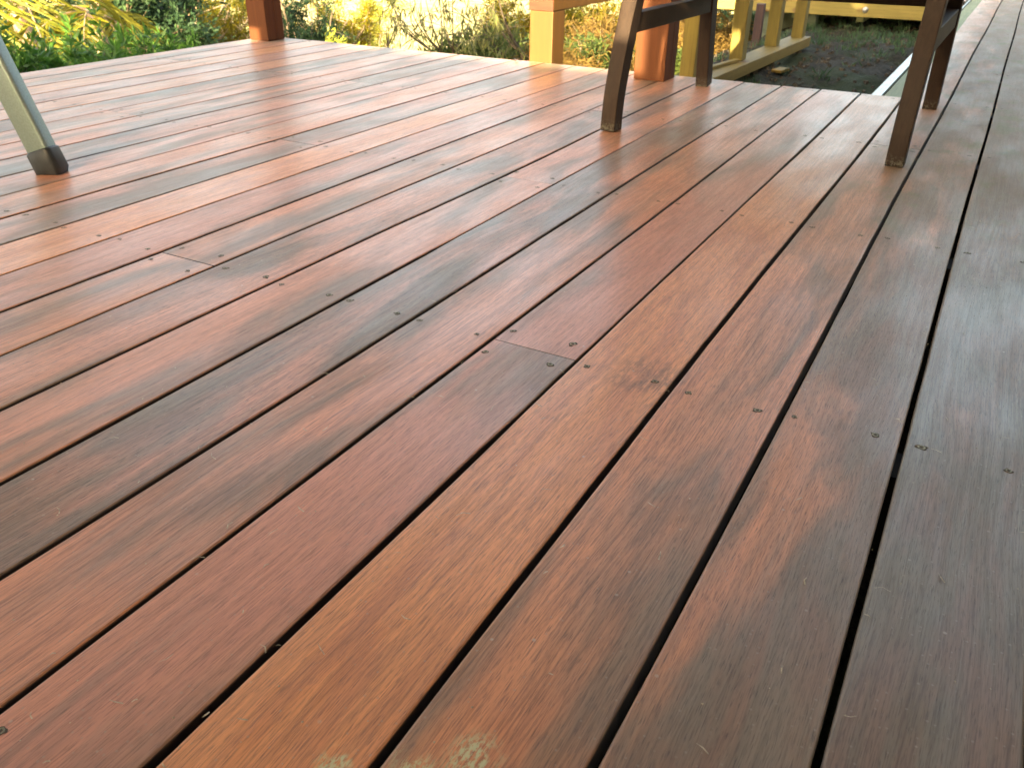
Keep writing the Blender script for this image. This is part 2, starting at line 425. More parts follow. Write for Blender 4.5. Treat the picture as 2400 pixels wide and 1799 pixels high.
ax = np.concatenate([np.linspace(-600, -20, 24)[:-1], np.linspace(-20, 2.2, 40)[:-1], np.linspace(2.2, 7.5, 230)[:-1],
                     np.linspace(7.5, 14, 40)[:-1], np.linspace(14, 60, 50)[:-1], np.linspace(60, 900, 40)])
ay = np.concatenate([np.linspace(-600, -20, 24)[:-1], np.linspace(-20, -.6, 30)[:-1], np.linspace(-.6, 2.2, 130)[:-1],
                     np.linspace(2.2, 8, 40)[:-1], np.linspace(8, 60, 60)[:-1], np.linspace(60, 900, 40)])
tag(grid_ground('ground', ax, ay, lumps, M_SOIL, terrain), kind='structure')

def tz(x, y): return float(terrain(x, y))
def ray(px, py):
    u = (px - 1200) / 1200; v = (py - 899.5) / 1200
    return (FW * CF + RT2 * u - UP2 * v)
def at(px, py, d):
    """point on the sight line of a pixel of the photograph, d metres away on the ground plan"""
    r = ray(px, py); return CAMP + r * (d / math.hypot(r.x, r.y))
def proj(P):
    q = Vector(P) - CAMP; z = q.dot(FW)
    if z <= 0: return (-9e9, -9e9)
    return (1200 + 1200 * CF * q.dot(RT2) / z, 899.5 - 1200 * CF * q.dot(UP2) / z)

# ---------------------------------------------------------------- deck
deck = empty('deck'); tag(deck, 'reddish brown hardwood deck of long parallel boards', None, None, 'structure')
random.seed(11)
# gap k: (width at near, mid, far) in board pitches
GW = {-4: .05, -3: .05, -2: .05, -1: .055, 0: .05, 1: .052, 2: .052, 3: .04, 4: .045, 5: .045, 6: .04, 7: .05, 8: .03, 9: .035, 10: .04,
      11: .035, 12: .045, 13: .035, 14: .045}
def gapw(k, x):
    g = GW.get(k, .04)
    if k == 3: g = .055 if x < 5 else (.028 if x < 15 else .05)
    if k == 6: g = .05 if x < 9 else (.022 if x < 19 else .04)
    if k == 8: g = .026 if x < 6 else .034
    if k == 9: g = .05
    return g
_gj = {}
def gapc(k, x):
    if k not in _gj:
        r = random.Random(k * 7 + 3); _gj[k] = (r.uniform(-.012, .012), r.uniform(0, 6), r.uniform(.008, .016))
    a, ph, am = _gj[k]
    extra = .05 * math.sin(max(0, min(1, (x - 9) / 8)) * math.pi) * (-1 if k == 7 else 0)
    return k + a + am * math.sin(x * .35 + ph) + extra
# hue (0 red .. 1 orange), weathering
BC = {-4: (.5, .7), -3: (.4, .8), -2: (.4, .9), -1: (.55, .95), 0: (.75, .76), 1: (.75, .48), 2: (1.0, .04), 3: (.22, .46), 4: (.45, .56), 5: (.35, .62), 6: (.5, .50),
      7: (.5, .62), 8: (.7, .50), 9: (.3, .48), 10: (1.0, .20), 11: (.3, .62), 12: (.75, .35), 13: (.3, .56), 14: (.3, .6), 15: (.4, .55), 16: (.6, .4),
      17: (.4, .65), 18: (.8, .3), 19: (.3, .55), 20: (1, .3), 21: (.5, .5), 22: (.3, .6)}
JO = [-15.5, -9.9, -4.3, 1.25, 6.70, 12.11, 17.86, 23.12, 28.5, 33.9, 39.3, 44.8, 50.2, 55.6, 61, 66.5, 72, 77.5, 83, 88.5]
JOINT = {-3: [39.3], -2: [12.11, 61], -1: [34.1, 72], 0: [28.7, 66.5], 1: [17.86, 55.6], 3: [6.70], 6: [12.11], 7: [17.86], 8: [6.70], 10: [1.25],
         11: [12.11], 13: [6.70], 14: [17.86], 16: [12.11], 17: [17.86], 19: [6.70], 20: [12.11], 21: [17.86], 5: [-4.3], 4: [-9.9], 2: [-4.3], 9: [-9.9], 12: [-4.3]}
def board(k, x0, x1, part):
    st = [x0]; x = math.ceil(x0 / .7 + .3) * .7
    while x < x1 - .2: st.append(x); x += .7 if x < 26 else 2.1
    st.append(x1)
    c = Vector(((x0 + x1) / 2 * U, (k + .5) * U, 0))
    r = .020; th = .19
    prof = [(0, -th), (0, -r)] + [(r - r * math.cos(a), -r + r * math.sin(a)) for a in (R(30), R(60), R(90))]
    V = []; F = []
    dz = random.uniform(-.004, .004)
    ej = random.Random(k * 97 + part)
    for j, x in enumerate(st):
        a = gapc(k, x) + gapw(k, x) / 2 + ej.uniform(-.0035, .0035); b = gapc(k + 1, x) - gapw(k + 1, x) / 2 + ej.uniform(-.0035, .0035)
        if k == 22: b = 23.0
        P = [(a + p_[0], p_[1]) for p_ in prof] + [(b - p_[0], p_[1]) for p_ in reversed(prof)]
        for (yy, zz) in P:
            e = 0
            if j in (0, len(st) - 1) and zz > -.001: e = -.004
            V.append((x * U - c.x, yy * U - c.y, (zz + dz + e) * U))
    n = len(prof) * 2
    for j in range(len(st) - 1):
        for i in range(n):
            F.append((j * n + i, (j + 1) * n + i, (j + 1) * n + (i + 1) % n, j * n + (i + 1) % n))
    F.append(tuple(range(n))); F.append(tuple(reversed([(len(st) - 1) * n + i for i in range(n)])))
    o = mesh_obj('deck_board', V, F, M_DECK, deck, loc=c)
    o.data.polygons.foreach_set('use_smooth', [False] * len(o.data.polygons))
    bm = bmesh.new(); bm.from_mesh(o.data); bmesh.ops.recalc_face_normals(bm, faces=bm.faces[:]); bm.to_mesh(o.data); bm.free()
    h, wv = BC[k]
    rr = random.Random(k * 31 + part)
    o.color = (max(0, min(1, h + rr.uniform(-.12, .12) * (part > 0))), max(0, min(1, wv + rr.uniform(-.1, .1) * (part > 0))), rr.random(), 1)
    return o, c, dz

def screw_mesh(seed):
    r = random.Random(seed)
    V = []; F = []; MI = []
    def ring(r0, r1, z0, z1, mi, n=12, jit=0):
        k = len(V)
        for i in range(n):
            a = 2 * math.pi * i / n; j0 = 1 + r.uniform(-jit, jit)
            V.append((math.cos(a) * r0, math.sin(a) * r0, z0)); V.append((math.cos(a) * r1 * j0 * (1 + (.5 * jit)), math.sin(a) * r1 * j0, z1))
        for i in range(n):
            j = (i + 1) % n
            F.append((k + 2 * i, k + 2 * i + 1, k + 2 * j + 1, k + 2 * j)); MI.append(mi)
    def disc(rr, z, mi, n=12):
        k = len(V)
        for i in range(n):
            a = 2 * math.pi * i / n; V.append((math.cos(a) * rr, math.sin(a) * rr, z))
        F.append(tuple(range(k, k + n))); MI.append(mi)
    ring(.0031, .0041, .00035, .00015, 1, 12, .3)      # burred counterbore rim, the hole's shade painted on as dark colour
    ring(.0018, .0031, .00025, .00045, 0)               # head
    ring(.0000, .0018, .0004, .00045, 1, 6)              # socket, its shade painted as a dark disc
    me = bpy.data.meshes.new('screw'); me.from_pydata(V, [], F)
    me.materials.append(M_SCREW); me.materials.append(M_SCREW_SHADE)
    me.polygons.foreach_set('material_index', MI)
    bm = bmesh.new(); bm.from_mesh(me)
    for f in bm.faces:
        f.normal_update()
        if f.normal.z < 0: f.normal_flip()
    bm.to_mesh(me); bm.free()
    return me
SCM = [screw_mesh(i) for i in range(5)]
scr = []
for k in range(-4, 23):
    xe = 90 if k < 2 else 23.38 + (.03 * math.sin(k * 2.3))
    cuts = [-16.2] + sorted(JOINT.get(k, [])) + [xe]
    for part in range(len(cuts) - 1):
        a = cuts[part] + (.006 if part else 0); b_ = cuts[part + 1] - (.006 if part < len(cuts) - 2 else 0)
        o, c, dz = board(k, a, b_, part)
        for jx in JO:
            if jx > xe + .3 or jx < .8: continue
            xs_ = []
            if abs(jx - cuts[part]) < .1 and part: xs_ = [jx + .27]
            elif abs(jx - cuts[part + 1]) < .1 and part < len(cuts) - 2: xs_ = [jx - .27]
            elif a < jx < b_: xs_ = [jx]
            for x in xs_:
                for f in (.18, .86):
                    xx = x + random.uniform(-.06, .06); yy = k + f + random.uniform(-.035, .035)
                    P = Vector((xx * U, yy * U, dz * U))
                    q = proj(P)
                    if -25 < q[0] < 2425 and -20 < q[1] < 1825 and xx < 60:
                        scr.append((o, P - c, (P - CAMP).length))
scr.sort(key=lambda s: s[2])
for i, (o, P, d) in enumerate(scr[:298]):
    s = bpy.data.objects.new('screw', random.choice(SCM)); s.location = P; s.rotation_euler = (0, 0, random.uniform(0, 6))
    k = random.uniform(.75, 1.05); s.scale = (k * random.uniform(.9, 1.15), k, 1)
    link(s, o)
# joists, bearers and stumps below
for jx in JO:
    x = jx * U
    y1 = 22.8 * U if jx < 24 else 1.9 * U
    box('joist', (x - .0225, -4.2 * U, -.112), (x + .0225, y1, -.0215), M_JOIST_SHADE, deck, 0)
box('edge_joist', (23.4 * U, 2.02 * U, -.113), (91 * U, 2.58 * U, -.0225), M_PINEG, deck, .002)
box('bearer', (-16 * U, 22.82 * U, -.2), (23.2 * U, 23.15 * U, -.024), M_PINEG, deck, .002)
box('bearer', (20.5 * U, 2.7 * U, -.21), (21.3 * U, 22.6 * U, -.115), M_PINEG, deck, .002)

# metal strip beside the walkway
ms = empty('metal_strip', (24 * U, 2.8 * U, -.03)); tag(ms, 'ribbed silver metal strip running along the left side of the walkway', 'metal strip')
s = Soup()
prof = [(2.66, -.36), (2.66, -.22), (2.70, -.19), (2.735, -.22), (2.75, -.22), (2.785, -.19), (2.82, -.22), (2.835, -.22), (2.87, -.19), (2.91, -.22), (2.91, -.36)]
V = [(x * U, p_[0] * U, p_[1] * U) for x in (23.3, 91) for p_ in prof]
n = len(prof)
s.add(V, [(i, i + 1, n + i + 1, n + i) for i in range(n - 1)] + [(n - 1, 0, n, 2 * n - 1)])
s.build('strip', M_STRIP, ms, smooth=False)

# ---------------------------------------------------------------- added sun blocking walls and the patio roof round the deck (behind and above the camera)
hx = -16.6 * U
W0, W1 = 3.55, 15.5               # the opening through which the low sun passes, measured across its direction
TS = math.tan(R(SUN_EL)) / math.cos(R(SUN_AZ)); TA = math.tan(R(SUN_AZ))
def wy(wv): return (wv + (-16.6) * math.sin(R(SUN_AZ))) / math.cos(R(SUN_AZ)) * U
def trace(x, k, z): return ((k - (x + 16.6) * TA) * U, (z + (x + 16.6) * TS) * U)
SILL = (1.75 + (16.4 + 16.6) * TS) * U
sun_blocker = empty('sun_blocker', (hx, 0, 0)); tag(sun_blocker, 'unseen pale walls added behind the deck to block and shape the sun', 'sun_blocker')  # added out of view to block and shape the low sun
# an added blocking strip splits the opening and keeps most of the red post in shade
box('strip_blocker', (hx - .01, wy(3.98), SILL), (hx + .04, wy(4.42), 2.75), M_BLOCKER, sun_blocker, 0)
# holes cut along traced sun rays to leave patches on the pine frame
gaps = []
for (x, k0, k1, z0, z1) in ((33.95, 8.5, 9.8, -.66, .04), (35.6, 8.3, 8.8, -1.3, -.92), (32.0, 8.7, 9.1, -1.25, -.98), (53.6, 7.7, 8.15, -.42, -.2),
                            (33.7, 8.55, 8.84, .3, 1.6)):
    y0, a = trace(x, k0, z0); y1, b_ = trace(x, k1, z1); gaps.append((y0, y1, a, b_))
def blocker_with_gaps(name, y0, y1, z0, z1, gaps):
    ys = sorted({y0, y1} | {g[i] for g in gaps for i in (0, 1) if y0 < g[i] < y1}); zs = sorted({z0, z1} | {g[i] for g in gaps for i in (2, 3) if z0 < g[i] < z1})
    S_ = Soup()
    for a, b_ in zip(ys, ys[1:]):
        for c, d in zip(zs, zs[1:]):
            m1, m2 = (a + b_) / 2, (c + d) / 2
            if any(g[0] < m1 < g[1] and g[2] < m2 < g[3] for g in gaps): continue
            S_.add([Vector((x_, y_, z_)) for z_ in (c, d) for (x_, y_) in ((hx - .02, a), (hx, a), (hx, b_), (hx - .02, b_))], BOXF)
    return S_.build(name, M_BLOCKER, sun_blocker, smooth=False)
for (x, k0, k1, z0, z1) in ((28.9, 9.0, 9.8, -.24, .13), (28.9, 9.0, 9.8, .66, .95), (28.9, 9.0, 9.5, -.98, -.66)):
    y0, a = trace(x, k0, z0); y1, b_ = trace(x, k1, z1); gaps.append((y0, y1, a, b_))
gaps.append((wy(W0), wy(3.98) + .001, SILL, 11.72 * U))
blocker_with_gaps('panel_blocker', -6, wy(3.98), -.3, 2.75, gaps)
_y0, _a = trace(22.32, 22.34, -.2); _y1, _b = trace(22.32, 22.95, .6)
blocker_with_gaps('panel_blocker', wy(W1), wy(W1) + 1.9, -.3, 2.75, [(_y0, _y1, _a, _b)])  # added panel shading the corner post, with a hole for its sun patch
box('sill_blocker', (hx - .10, wy(3.98) + .002, -.3), (hx - .01, wy(W1) - .002, SILL), M_BLOCKER, sun_blocker, 0)  # added; its top edge sets how high the shadow reaches
box('side_blocker', (hx, -2.0, -.3), (9, -1.88, 2.75), M_BLOCKER, sun_blocker, 0)  # added to darken the right side of the deck
roof = empty('patio_roof', (0, 0, 2.42)); tag(roof, 'timber patio roof over the deck carried on red posts', 'roof')
box('ceiling', (hx - .12, -1.9, 2.46), (24.6 * U, 25 * U, 2.52), M_CEIL, roof, 0)
for i in range(6):
    x = hx + .3 + i * .78
    box('rafter', (x, -1.85, 2.34), (x + .045, 25 * U, 2.4595), M_POST, roof, 0)
box('front_beam', (22.3 * U, -1.85, 2.18), (22.9 * U, 25 * U, 2.3395), M_POST, roof, 0)

# ---------------------------------------------------------------- posts
def post(name, x0, x1, k0, k1, z1, label):
    r = empty(name, ((x0 + x1) / 2 * U, (k0 + k1) / 2 * U, 0)); tag(r, label, 'post', 'red posts of the patio roof')
    h = (k0 + k1) / 2
    # two laminated halves meeting in a fine glue line
    h = (x0 + x1) / 2 + .04
    for a, b_ in ((x0, h - .006), (h + .006, x1)):
        box('post_half', (a * U, k0 * U, .0008), (b_ * U, k1 * U, z1), M_POST, r, .0022)
    return r
post('timber_post', 22.32, 23.12, 21.98, 22.80, 2.18, 'red hardwood post at the far left corner of the deck')
post('timber_post', 22.14, 22.98, 7.80, 8.66, 2.18, 'red hardwood post behind the chair, between the yellow post and the dark chair legs')

# ---------------------------------------------------------------- yellow pine post and rail
yp = empty('pine_post', (23.8 * U, 12.1 * U, -.4)); tag(yp, 'yellow treated pine post with the red ended rail on top, against the front edge', 'post')
box('upright', (23.42 * U, 11.78 * U, -.45), (24.2 * U, 12.54 * U, 1.40 * U), M_PINEO, yp, .003)
rl = empty('pine_rail', (23.4 * U, 12.1 * U, 1.42 * U)); tag(rl, 'horizontal yellow pine rail with red painted end resting on the yellow post', 'rail')
box('beam', (23.41 * U, 11.76 * U, 1.405 * U), (46 * U, 12.56 * U, 2.55 * U), M_PINEO, rl, .003)
box('painted_end', (23.375 * U, 11.765 * U, 1.41 * U), (23.408 * U, 12.555 * U, 2.545 * U), M_ENDG, rl, .001)
box('far_post', (45 * U, 11.8 * U, -1.6), (45.8 * U, 12.5 * U, 1.40 * U), M_PINE, rl, .003)

# ---------------------------------------------------------------- stud frame
fr = empty('stud_frame', (34 * U, 9.1 * U, -1.4 * U)); tag(fr, 'unfinished yellow pine stud frame standing on a bottom plate beside the bare soil', 'timber frame')
prism('bottom_plate', (28.4 * U, 9.14 * U, -1.21 * U), (43.2 * U, 8.66 * U, -1.21 * U), .9 * U, .42 * U, M_PINEX, fr, .003)
for x, k in ((28.9, 9.14), (33.95, 8.90), (38.75, 8.76), (42.35, 8.46)):
    box('stud', (x * U, k * U, -.995 * U), ((x + .62) * U, (k + .5) * U, 8.4 * U), M_PINE, fr, .002)
prism('top_plate', (28.4 * U, 9.14 * U, 8.62 * U), (43.2 * U, 8.66 * U, 8.62 * U), .9 * U, .42 * U, M_PINEX, fr, .003)
ob = empty('offcut', (31.4 * U, 8.9 * U, -.99 * U)); tag(ob, 'thin pine offcut lying on the near end of the bottom plate', 'offcut')
prism('wedge', (30.3 * U, 9.42 * U, -.93 * U), (33.6 * U, 8.98 * U, -.93 * U), .2 * U, .1 * U, M_PINEX, ob, .001)
for x, k, l_, rz in ((29.6, 7.6, 1.5, -.8), (36.4, 7.9, .8, -.2), (27.4, 5.6, 1.0, .4)):
    z = tz(x * U, k * U) + .018
    d = Vector((math.cos(rz), math.sin(rz), .02)) * l_ * U / 2
    c = Vector((x * U, k * U, z))
    o = prism('offcut', c - d, c + d, .045, .012, M_PINEX, None, .001, side=(-math.sin(rz), math.cos(rz), 0))
    tag(o, {29.6: 'small pine offcut on the soil below the first yellow stud', 36.4: 'small pine offcut on the soil beside the bottom plate, between two studs',
            27.4: 'short pale offcut on the soil close to the deck edge'}[x], 'offcut')

# ---------------------------------------------------------------- bearer with bolt, next deck
bb = empty('bolted_bearer', (53.6 * U, 8 * U, -1 * U)); tag(bb, 'yellow pine bearer with a dome headed bolt crossing behind the bare soil', 'bearer')
box('beam', (53.6 * U, 2.95 * U, -1.0 * U), (54.1 * U, 19 * U, -.22 * U), M_PINEY, bb, .003)
def dome(name, c, r, mat, parent, ax='X'):
    bm = bmesh.new(); bmesh.ops.create_uvsphere(bm, u_segments=14, v_segments=8, radius=r)
    for v in bm.verts: v.co.x *= .55
    me = bpy.data.meshes.new(name); bm.to_mesh(me); bm.free(); me.materials.append(mat)
    me.polygons.foreach_set('use_smooth', [True] * len(me.polygons))
    o = bpy.data.objects.new(name, me); o.location = Vector(c) - parent.location
    return link(o, parent)
dome('bolt', (53.59 * U, 7.52 * U, -.62 * U), .018, M_BOLT, bb)
for k in (10.2, 12.6):
    box('bearer_post', (54.3 * U, k * U, -1.0), (54.95 * U, (k + .5) * U, -1.02 * U), M_GREYP, bb, .003)
nd = empty('second_deck', (54.2 * U, 8 * U, 0)); tag(nd, 'edge of a second deck beyond the bolted bearer', 'deck')
for i in range(12):
    box('deck_board', ((54.5 + i * 1.0) * U, 2.7 * U, -.19 * U), ((55.46 + i) * U, 19 * U, 0), M_DECK, nd, .002).color = (.5, .6, (i * .37) % 1, 1)
for i in range(5):
    box('joist', (54.2 * U, (4 + i * 3.6) * U, -1.3 * U), (66.5 * U, (4.4 + i * 3.6) * U, -.21 * U), M_PINEG, nd, 0)
box('back_skirt', (66.6 * U, 2.7 * U, -.9), (66.9 * U, 13 * U, -.2 * U), M_STAKE, nd, 0)

P0 = at(1770, 112, 5.6)
st = empty('timber_stake', (P0.x, P0.y, tz(P0.x, P0.y))); tag(st, 'dark red wooden stake behind the stud frame', 'stake', 'stakes behind the frame')
T0 = at(1784, 9, 5.6)
prism('stake', (P0.x, P0.y, st.location.z - .1), (P0.x, P0.y, T0.z), .046, .046, M_STAKE, st, .003)
P1 = at(1789, 112, 6.1); T1 = at(1797, 26, 6.1)
st = empty('timber_stake', (P1.x, P1.y, tz(P1.x, P1.y))); tag(st, 'grey weathered stake just right of the dark red one', 'stake', 'stakes behind the frame')
prism('stake', (P1.x, P1.y, st.location.z - .1), (P1.x, P1.y, T1.z), .04, .03, M_GREYP, st, .003)
P2 = at(1848, 80, 6.6)
st = empty('stump_post', (P2.x, P2.y, tz(P2.x, P2.y))); tag(st, 'broad grey green stump post under the bearer', 'post')
prism('stump', (P2.x, P2.y, tz(P2.x, P2.y) - .1), (P2.x, P2.y, -1.05 * U), .13, .13, M_GREYP, st, .004)

# ---------------------------------------------------------------- chair
ch = empty('garden_chair', (19 * U, 4 * U, 0)); tag(ch, 'dark brown slatted wooden garden chair seen from behind its back legs', 'chair')
LW = .31 * U
for k, dx in ((6.76, 0), (1.30, .12)):
    y = k * U
    prism('leg', ((16.22 + dx) * U, y, .0006), ((17.6 + dx) * U, y, 5.0 * U), LW, .40 * U, M_CHAIR, ch, .0025,
          mids=[((16.30 + dx) * U, y, .7 * U), ((16.63 + dx) * U, y, 1.7 * U), ((16.97 + dx) * U, y, 2.5 * U), ((17.3 + dx) * U, y, 3.6 * U)])
    prism('leg', (22.3 * U, y, .0006), (21.65 * U, y, 4.8 * U), LW, .42 * U, M_CHAIR, ch, .0025, mids=[(22.05 * U, y, 1.5 * U)])
    prism('side_rail', ((16.9 + dx) * U, y, 1.98 * U), (21.75 * U, y, 1.98 * U), LW * .82, .37 * U, M_CHAIR, ch, .002)
    prism('seat_rail', ((17.45 + dx) * U, y, 2.92 * U), (21.6 * U, y, 2.92 * U), LW * .82, .34 * U, M_CHAIR, ch, .002)
    prism('armrest', ((16.6 + dx) * U, y, 5.1 * U), (22.6 * U, y, 4.95 * U), .55 * U, .2 * U, M_CHAIR, ch, .003)
    prism('back_upright', ((17.6 + dx) * U, y, 5.25 * U), ((15.9 + dx) * U, y, 9.1 * U), LW, .36 * U, M_CHAIR, ch, .003)
prism('apron', (21.72 * U, 6.6 * U, 2.6 * U), (21.72 * U, 1.46 * U, 2.6 * U), .2 * U, .84 * U, M_CHAIR, ch, .002, side=(1, 0, 0))
prism('back_apron', (17.25 * U, 6.6 * U, 2.98 * U), (17.3 * U, 1.46 * U, 2.98 * U), .2 * U, .3 * U, M_CHAIR, ch, .002, side=(1, 0, 0))
for i in range(7):
    x = 17.7 + i * .62
    prism('seat_slat', (x * U, 6.55 * U, 3.16 * U), (x * U, 1.5 * U, 3.16 * U), .52 * U, .12 * U, M_CHAIR, ch, .0015, side=(1, 0, 0))
for i in range(5):
    z = 5.0 + i * .9
    x = 17.5 - max(0, z - 5.2) * .44
    prism('back_slat', ((x - .02) * U, 6.6 * U, z * U), ((x + .08) * U, 1.46 * U, z * U), .14 * U, .5 * U, M_CHAIR, ch, .0015, side=(1, 0, 0))

# ---------------------------------------------------------------- table whose leg stands at the left
tb = empty('patio_table', (4 * U, 18 * U, 0)); tag(tb, 'patio table with silver square tube leg and black rubber foot at the left edge', 'table')
def table_leg(fx, fk, tx, tk):
    A = Vector((fx * U, fk * U, 0)); B = Vector((tx * U, tk * U, 6.4 * U))
    d = (B - A).normalized()
    A2 = A + d * (.02)
    # rectangular tube with well rounded corners
    def rr_section(c, a, b_, hx_, hy_, r, n=4):
        out = []
        for (sx_, sy_, a0) in ((1, 1, 0), (-1, 1, 90), (-1, -1, 180), (1, -1, 270)):
            for i in range(n + 1):
                t_ = R(a0 + 90 * i / n)
                out.append(c + a * (sx_ * (hx_ - r) + r * math.cos(t_)) + b_ * (sy_ * (hy_ - r) + r * math.sin(t_)))
        return out
    side = Vector((.40, -.92, 0)); a = (side - d * side.dot(d)).normalized(); b_ = d.cross(a).normalized()
    def loft(name, secs, mat, flat=False):
        V = []; F = []; n_ = 20
        for (t_, hx_, hy_, r) in secs:
            c = A + d * t_
            S_ = rr_section(c, a, b_, hx_, hy_, r)
            if flat and t_ <= .0002: S_ = [Vector((p_.x, p_.y, .0006)) for p_ in S_]
            V += S_
        for j in range(len(secs) - 1):
            for i in range(n_): F.append((j * n_ + i, j * n_ + (i + 1) % n_, (j + 1) * n_ + (i + 1) % n_, (j + 1) * n_ + i))
        F.append(tuple(reversed(range(n_)))); F.append(tuple((len(secs) - 1) * n_ + i for i in range(n_)))
        o = mesh_obj(name, [v - tb.location for v in V], F, mat, tb, True)
        bm = bmesh.new(); bm.from_mesh(o.data); bmesh.ops.recalc_face_normals(bm, faces=bm.faces[:])
        for e in bm.edges:
            if len(e.link_faces) == 2 and e.calc_face_angle(0) > .7: e.smooth = False
        bm.to_mesh(o.data); bm.free()
        return o
    ln = (B - A).length
    leg = loft('leg', [(.012, .20 * U, .155 * U, .06 * U), (ln, .20 * U, .155 * U, .06 * U)], M_ALU)
    loft('foot_cap', [(0, .20 * U, .17 * U, .09 * U), (.004, .235 * U, .195 * U, .1 * U), (.37 * U, .23 * U, .19 * U, .09 * U), (.40 * U, .20 * U, .165 * U, .08 * U)], M_RUB, True)
LEAN = (-.35, 2.2)
table_leg(8.36, 13.50, 8.36 + LEAN[0], 13.50 + LEAN[1])
table_leg(8.36, 23.0, 8.36 + LEAN[0], 23 - LEAN[1])
table_leg(.6, 13.66, .6 - LEAN[0], 13.66 + LEAN[1])
table_leg(.6, 23.0, .6 - LEAN[0], 23 - LEAN[1])
box('tabletop', (.2 * U, 13.9 * U, 6.4 * U), (8.2 * U, 23 * U, 6.75 * U), M_CHAIR, tb, .004)

# ---------------------------------------------------------------- vegetation
def leaves(name, C, D, ln, wd, mat, parent, fold=.25, rs=1):
    """C centres (n,3), D unit directions (n,3): one folded four point leaf each"""
    r = np.random.default_rng(rs)
    n = len(C); C = np.asarray(C); D = np.asarray(D)
    D = D / (np.linalg.norm(D, axis=1, keepdims=True) + 1e-9)
    u = r.normal(size=(n, 3)); s = np.cross(D, u); s /= np.linalg.norm(s, axis=1, keepdims=True) + 1e-9
    nn = np.cross(D, s)
    l = (ln * r.uniform(.6, 1.25, n))[:, None]; w_ = (wd * r.uniform(.7, 1.2, n))[:, None]
    b0 = C; t_ = C + D * l + nn * l * fold * r.uniform(-1, 1, (n, 1))
    mid = C + D * l * .45 + nn * l * .10
    V = np.concatenate([b0, mid + s * w_ / 2, t_, mid - s * w_ / 2], 1).reshape(-1, 3)
    V = V - np.array(parent.location)
    F = np.arange(4 * n).reshape(n, 4)
    me = bpy.data.meshes.new(name)
    me.vertices.add(4 * n); me.vertices.foreach_set('co', V.ravel().astype(np.float32))
    me.loops.add(4 * n); me.loops.foreach_set('vertex_index', F.ravel().astype(np.int32))
    me.polygons.add(n); me.polygons.foreach_set('loop_start', (np.arange(n) * 4).astype(np.int32))
    me.polygons.foreach_set('loop_total', np.full(n, 4, np.int32))
    me.update(calc_edges=True); me.materials.append(mat)
    return link(bpy.data.objects.new(name, me), parent)

def stem_path(r, A, d, length, n=6, curl=.25, grav=0.):
    pts = [Vector(A)]; d = Vector(d).normalized()
    for i in range(n):
        d = (d + Vector([r.gauss(0, curl) for _ in range(3)]) * .5 + Vector((0, 0, grav))).normalized()
        pts.append(pts[-1] + d * (length / n))
    return pts

def bush(name, label, cat, base, top_z, rad, seed, lm, bark, n_stems=14, n_twigs=7, per_twig=40, ln=.05, wd=.012, droop=0., clump=.16,
         group=None, trunk_r=.03, start=.25, lean=(0, 0), rosette=False, spreadz=.5, solid=False):
    r = random.Random(seed); q = np.random.default_rng(seed)
    x, y = base; z0 = tz(x, y) - .05
    H = top_z - z0
    root = empty(name, (x, y, z0)); tag(root, label, cat, group)
    s = Soup(); C = []; D = []
    for i in range(n_stems):
        a = r.uniform(0, 6.28); t_ = r.uniform(.1, 1) ** .6
        tgt = Vector((x + math.cos(a) * rad * t_ + lean[0], y + math.sin(a) * rad * t_ + lean[1], z0 + H * r.uniform(.55, 1.0) * (1 - .25 * t_)))
        A = Vector((x + r.gauss(0, rad * .08), y + r.gauss(0, rad * .08), z0))
        ctrl = A.lerp(tgt, .5) + Vector((r.gauss(0, .06 * rad), r.gauss(0, .06 * rad), H * .12))
        pts = []
        for j in range(8):
            u = j / 7; pts.append(A * (1 - u) ** 2 + ctrl * 2 * u * (1 - u) + tgt * u * u + Vector((r.gauss(0, .012 * H), r.gauss(0, .012 * H), 0)) * u)
        rr = trunk_r * r.uniform(.5, 1)
        s.tube(pts, [rr * (1 - .85 * j / 7) for j in range(8)], 5)
        for k in range(n_twigs):
            u = r.uniform(start, 1); j = min(6, int(u * 7)); P = pts[j].lerp(pts[j + 1], u * 7 - j)
            d = Vector((r.gauss(0, 1), r.gauss(0, 1), r.gauss(.25, .6)))
            tl = clump * r.uniform(.7, 1.6) * (1.1 if u < .8 else .7)
            tw = stem_path(r, P, d, tl, 4, .3, -.05 * droop)
            s.tube(tw, [rr * .22, rr * .18, rr * .14, rr * .1, rr * .05], 3)
            if rosette:
                for e in (tw[-1], tw[2]):
                    ax_ = (tw[-1] - tw[-2]).normalized()
                    for m_ in range(per_twig // 2):
                        v = Vector([r.gauss(0, 1) for _ in range(3)]); v = (v - ax_ * v.dot(ax_)).normalized()
                        C.append(e + ax_ * r.uniform(-.01, .01)); D.append(v + ax_ * r.uniform(.25, .9) + Vector((0, 0, .1)))
            else:
                tn = np.array([tuple(p_) for p_ in tw])
                uu = q.uniform(.1, 1, per_twig) * 4; jj = np.minimum(3, uu.astype(int)); ff = (uu - jj)[:, None]
                cc = tn[jj] * (1 - ff) + tn[jj + 1] * ff + q.normal(0, clump * .13, (per_twig, 3))
                dd = q.normal(0, 1, (per_twig, 3)) + np.array(tuple(d.normalized())) * .8 + np.array((0, 0, -1.6 * droop))
                C += cc.tolist(); D += dd.tolist()
    s.build('stem', bark, root)
    C = np.array([tuple(c) for c in C]); D = np.array([tuple(d) for d in D])
    leaves('foliage', C, D, ln, wd, lm, root, rs=seed)
    return root

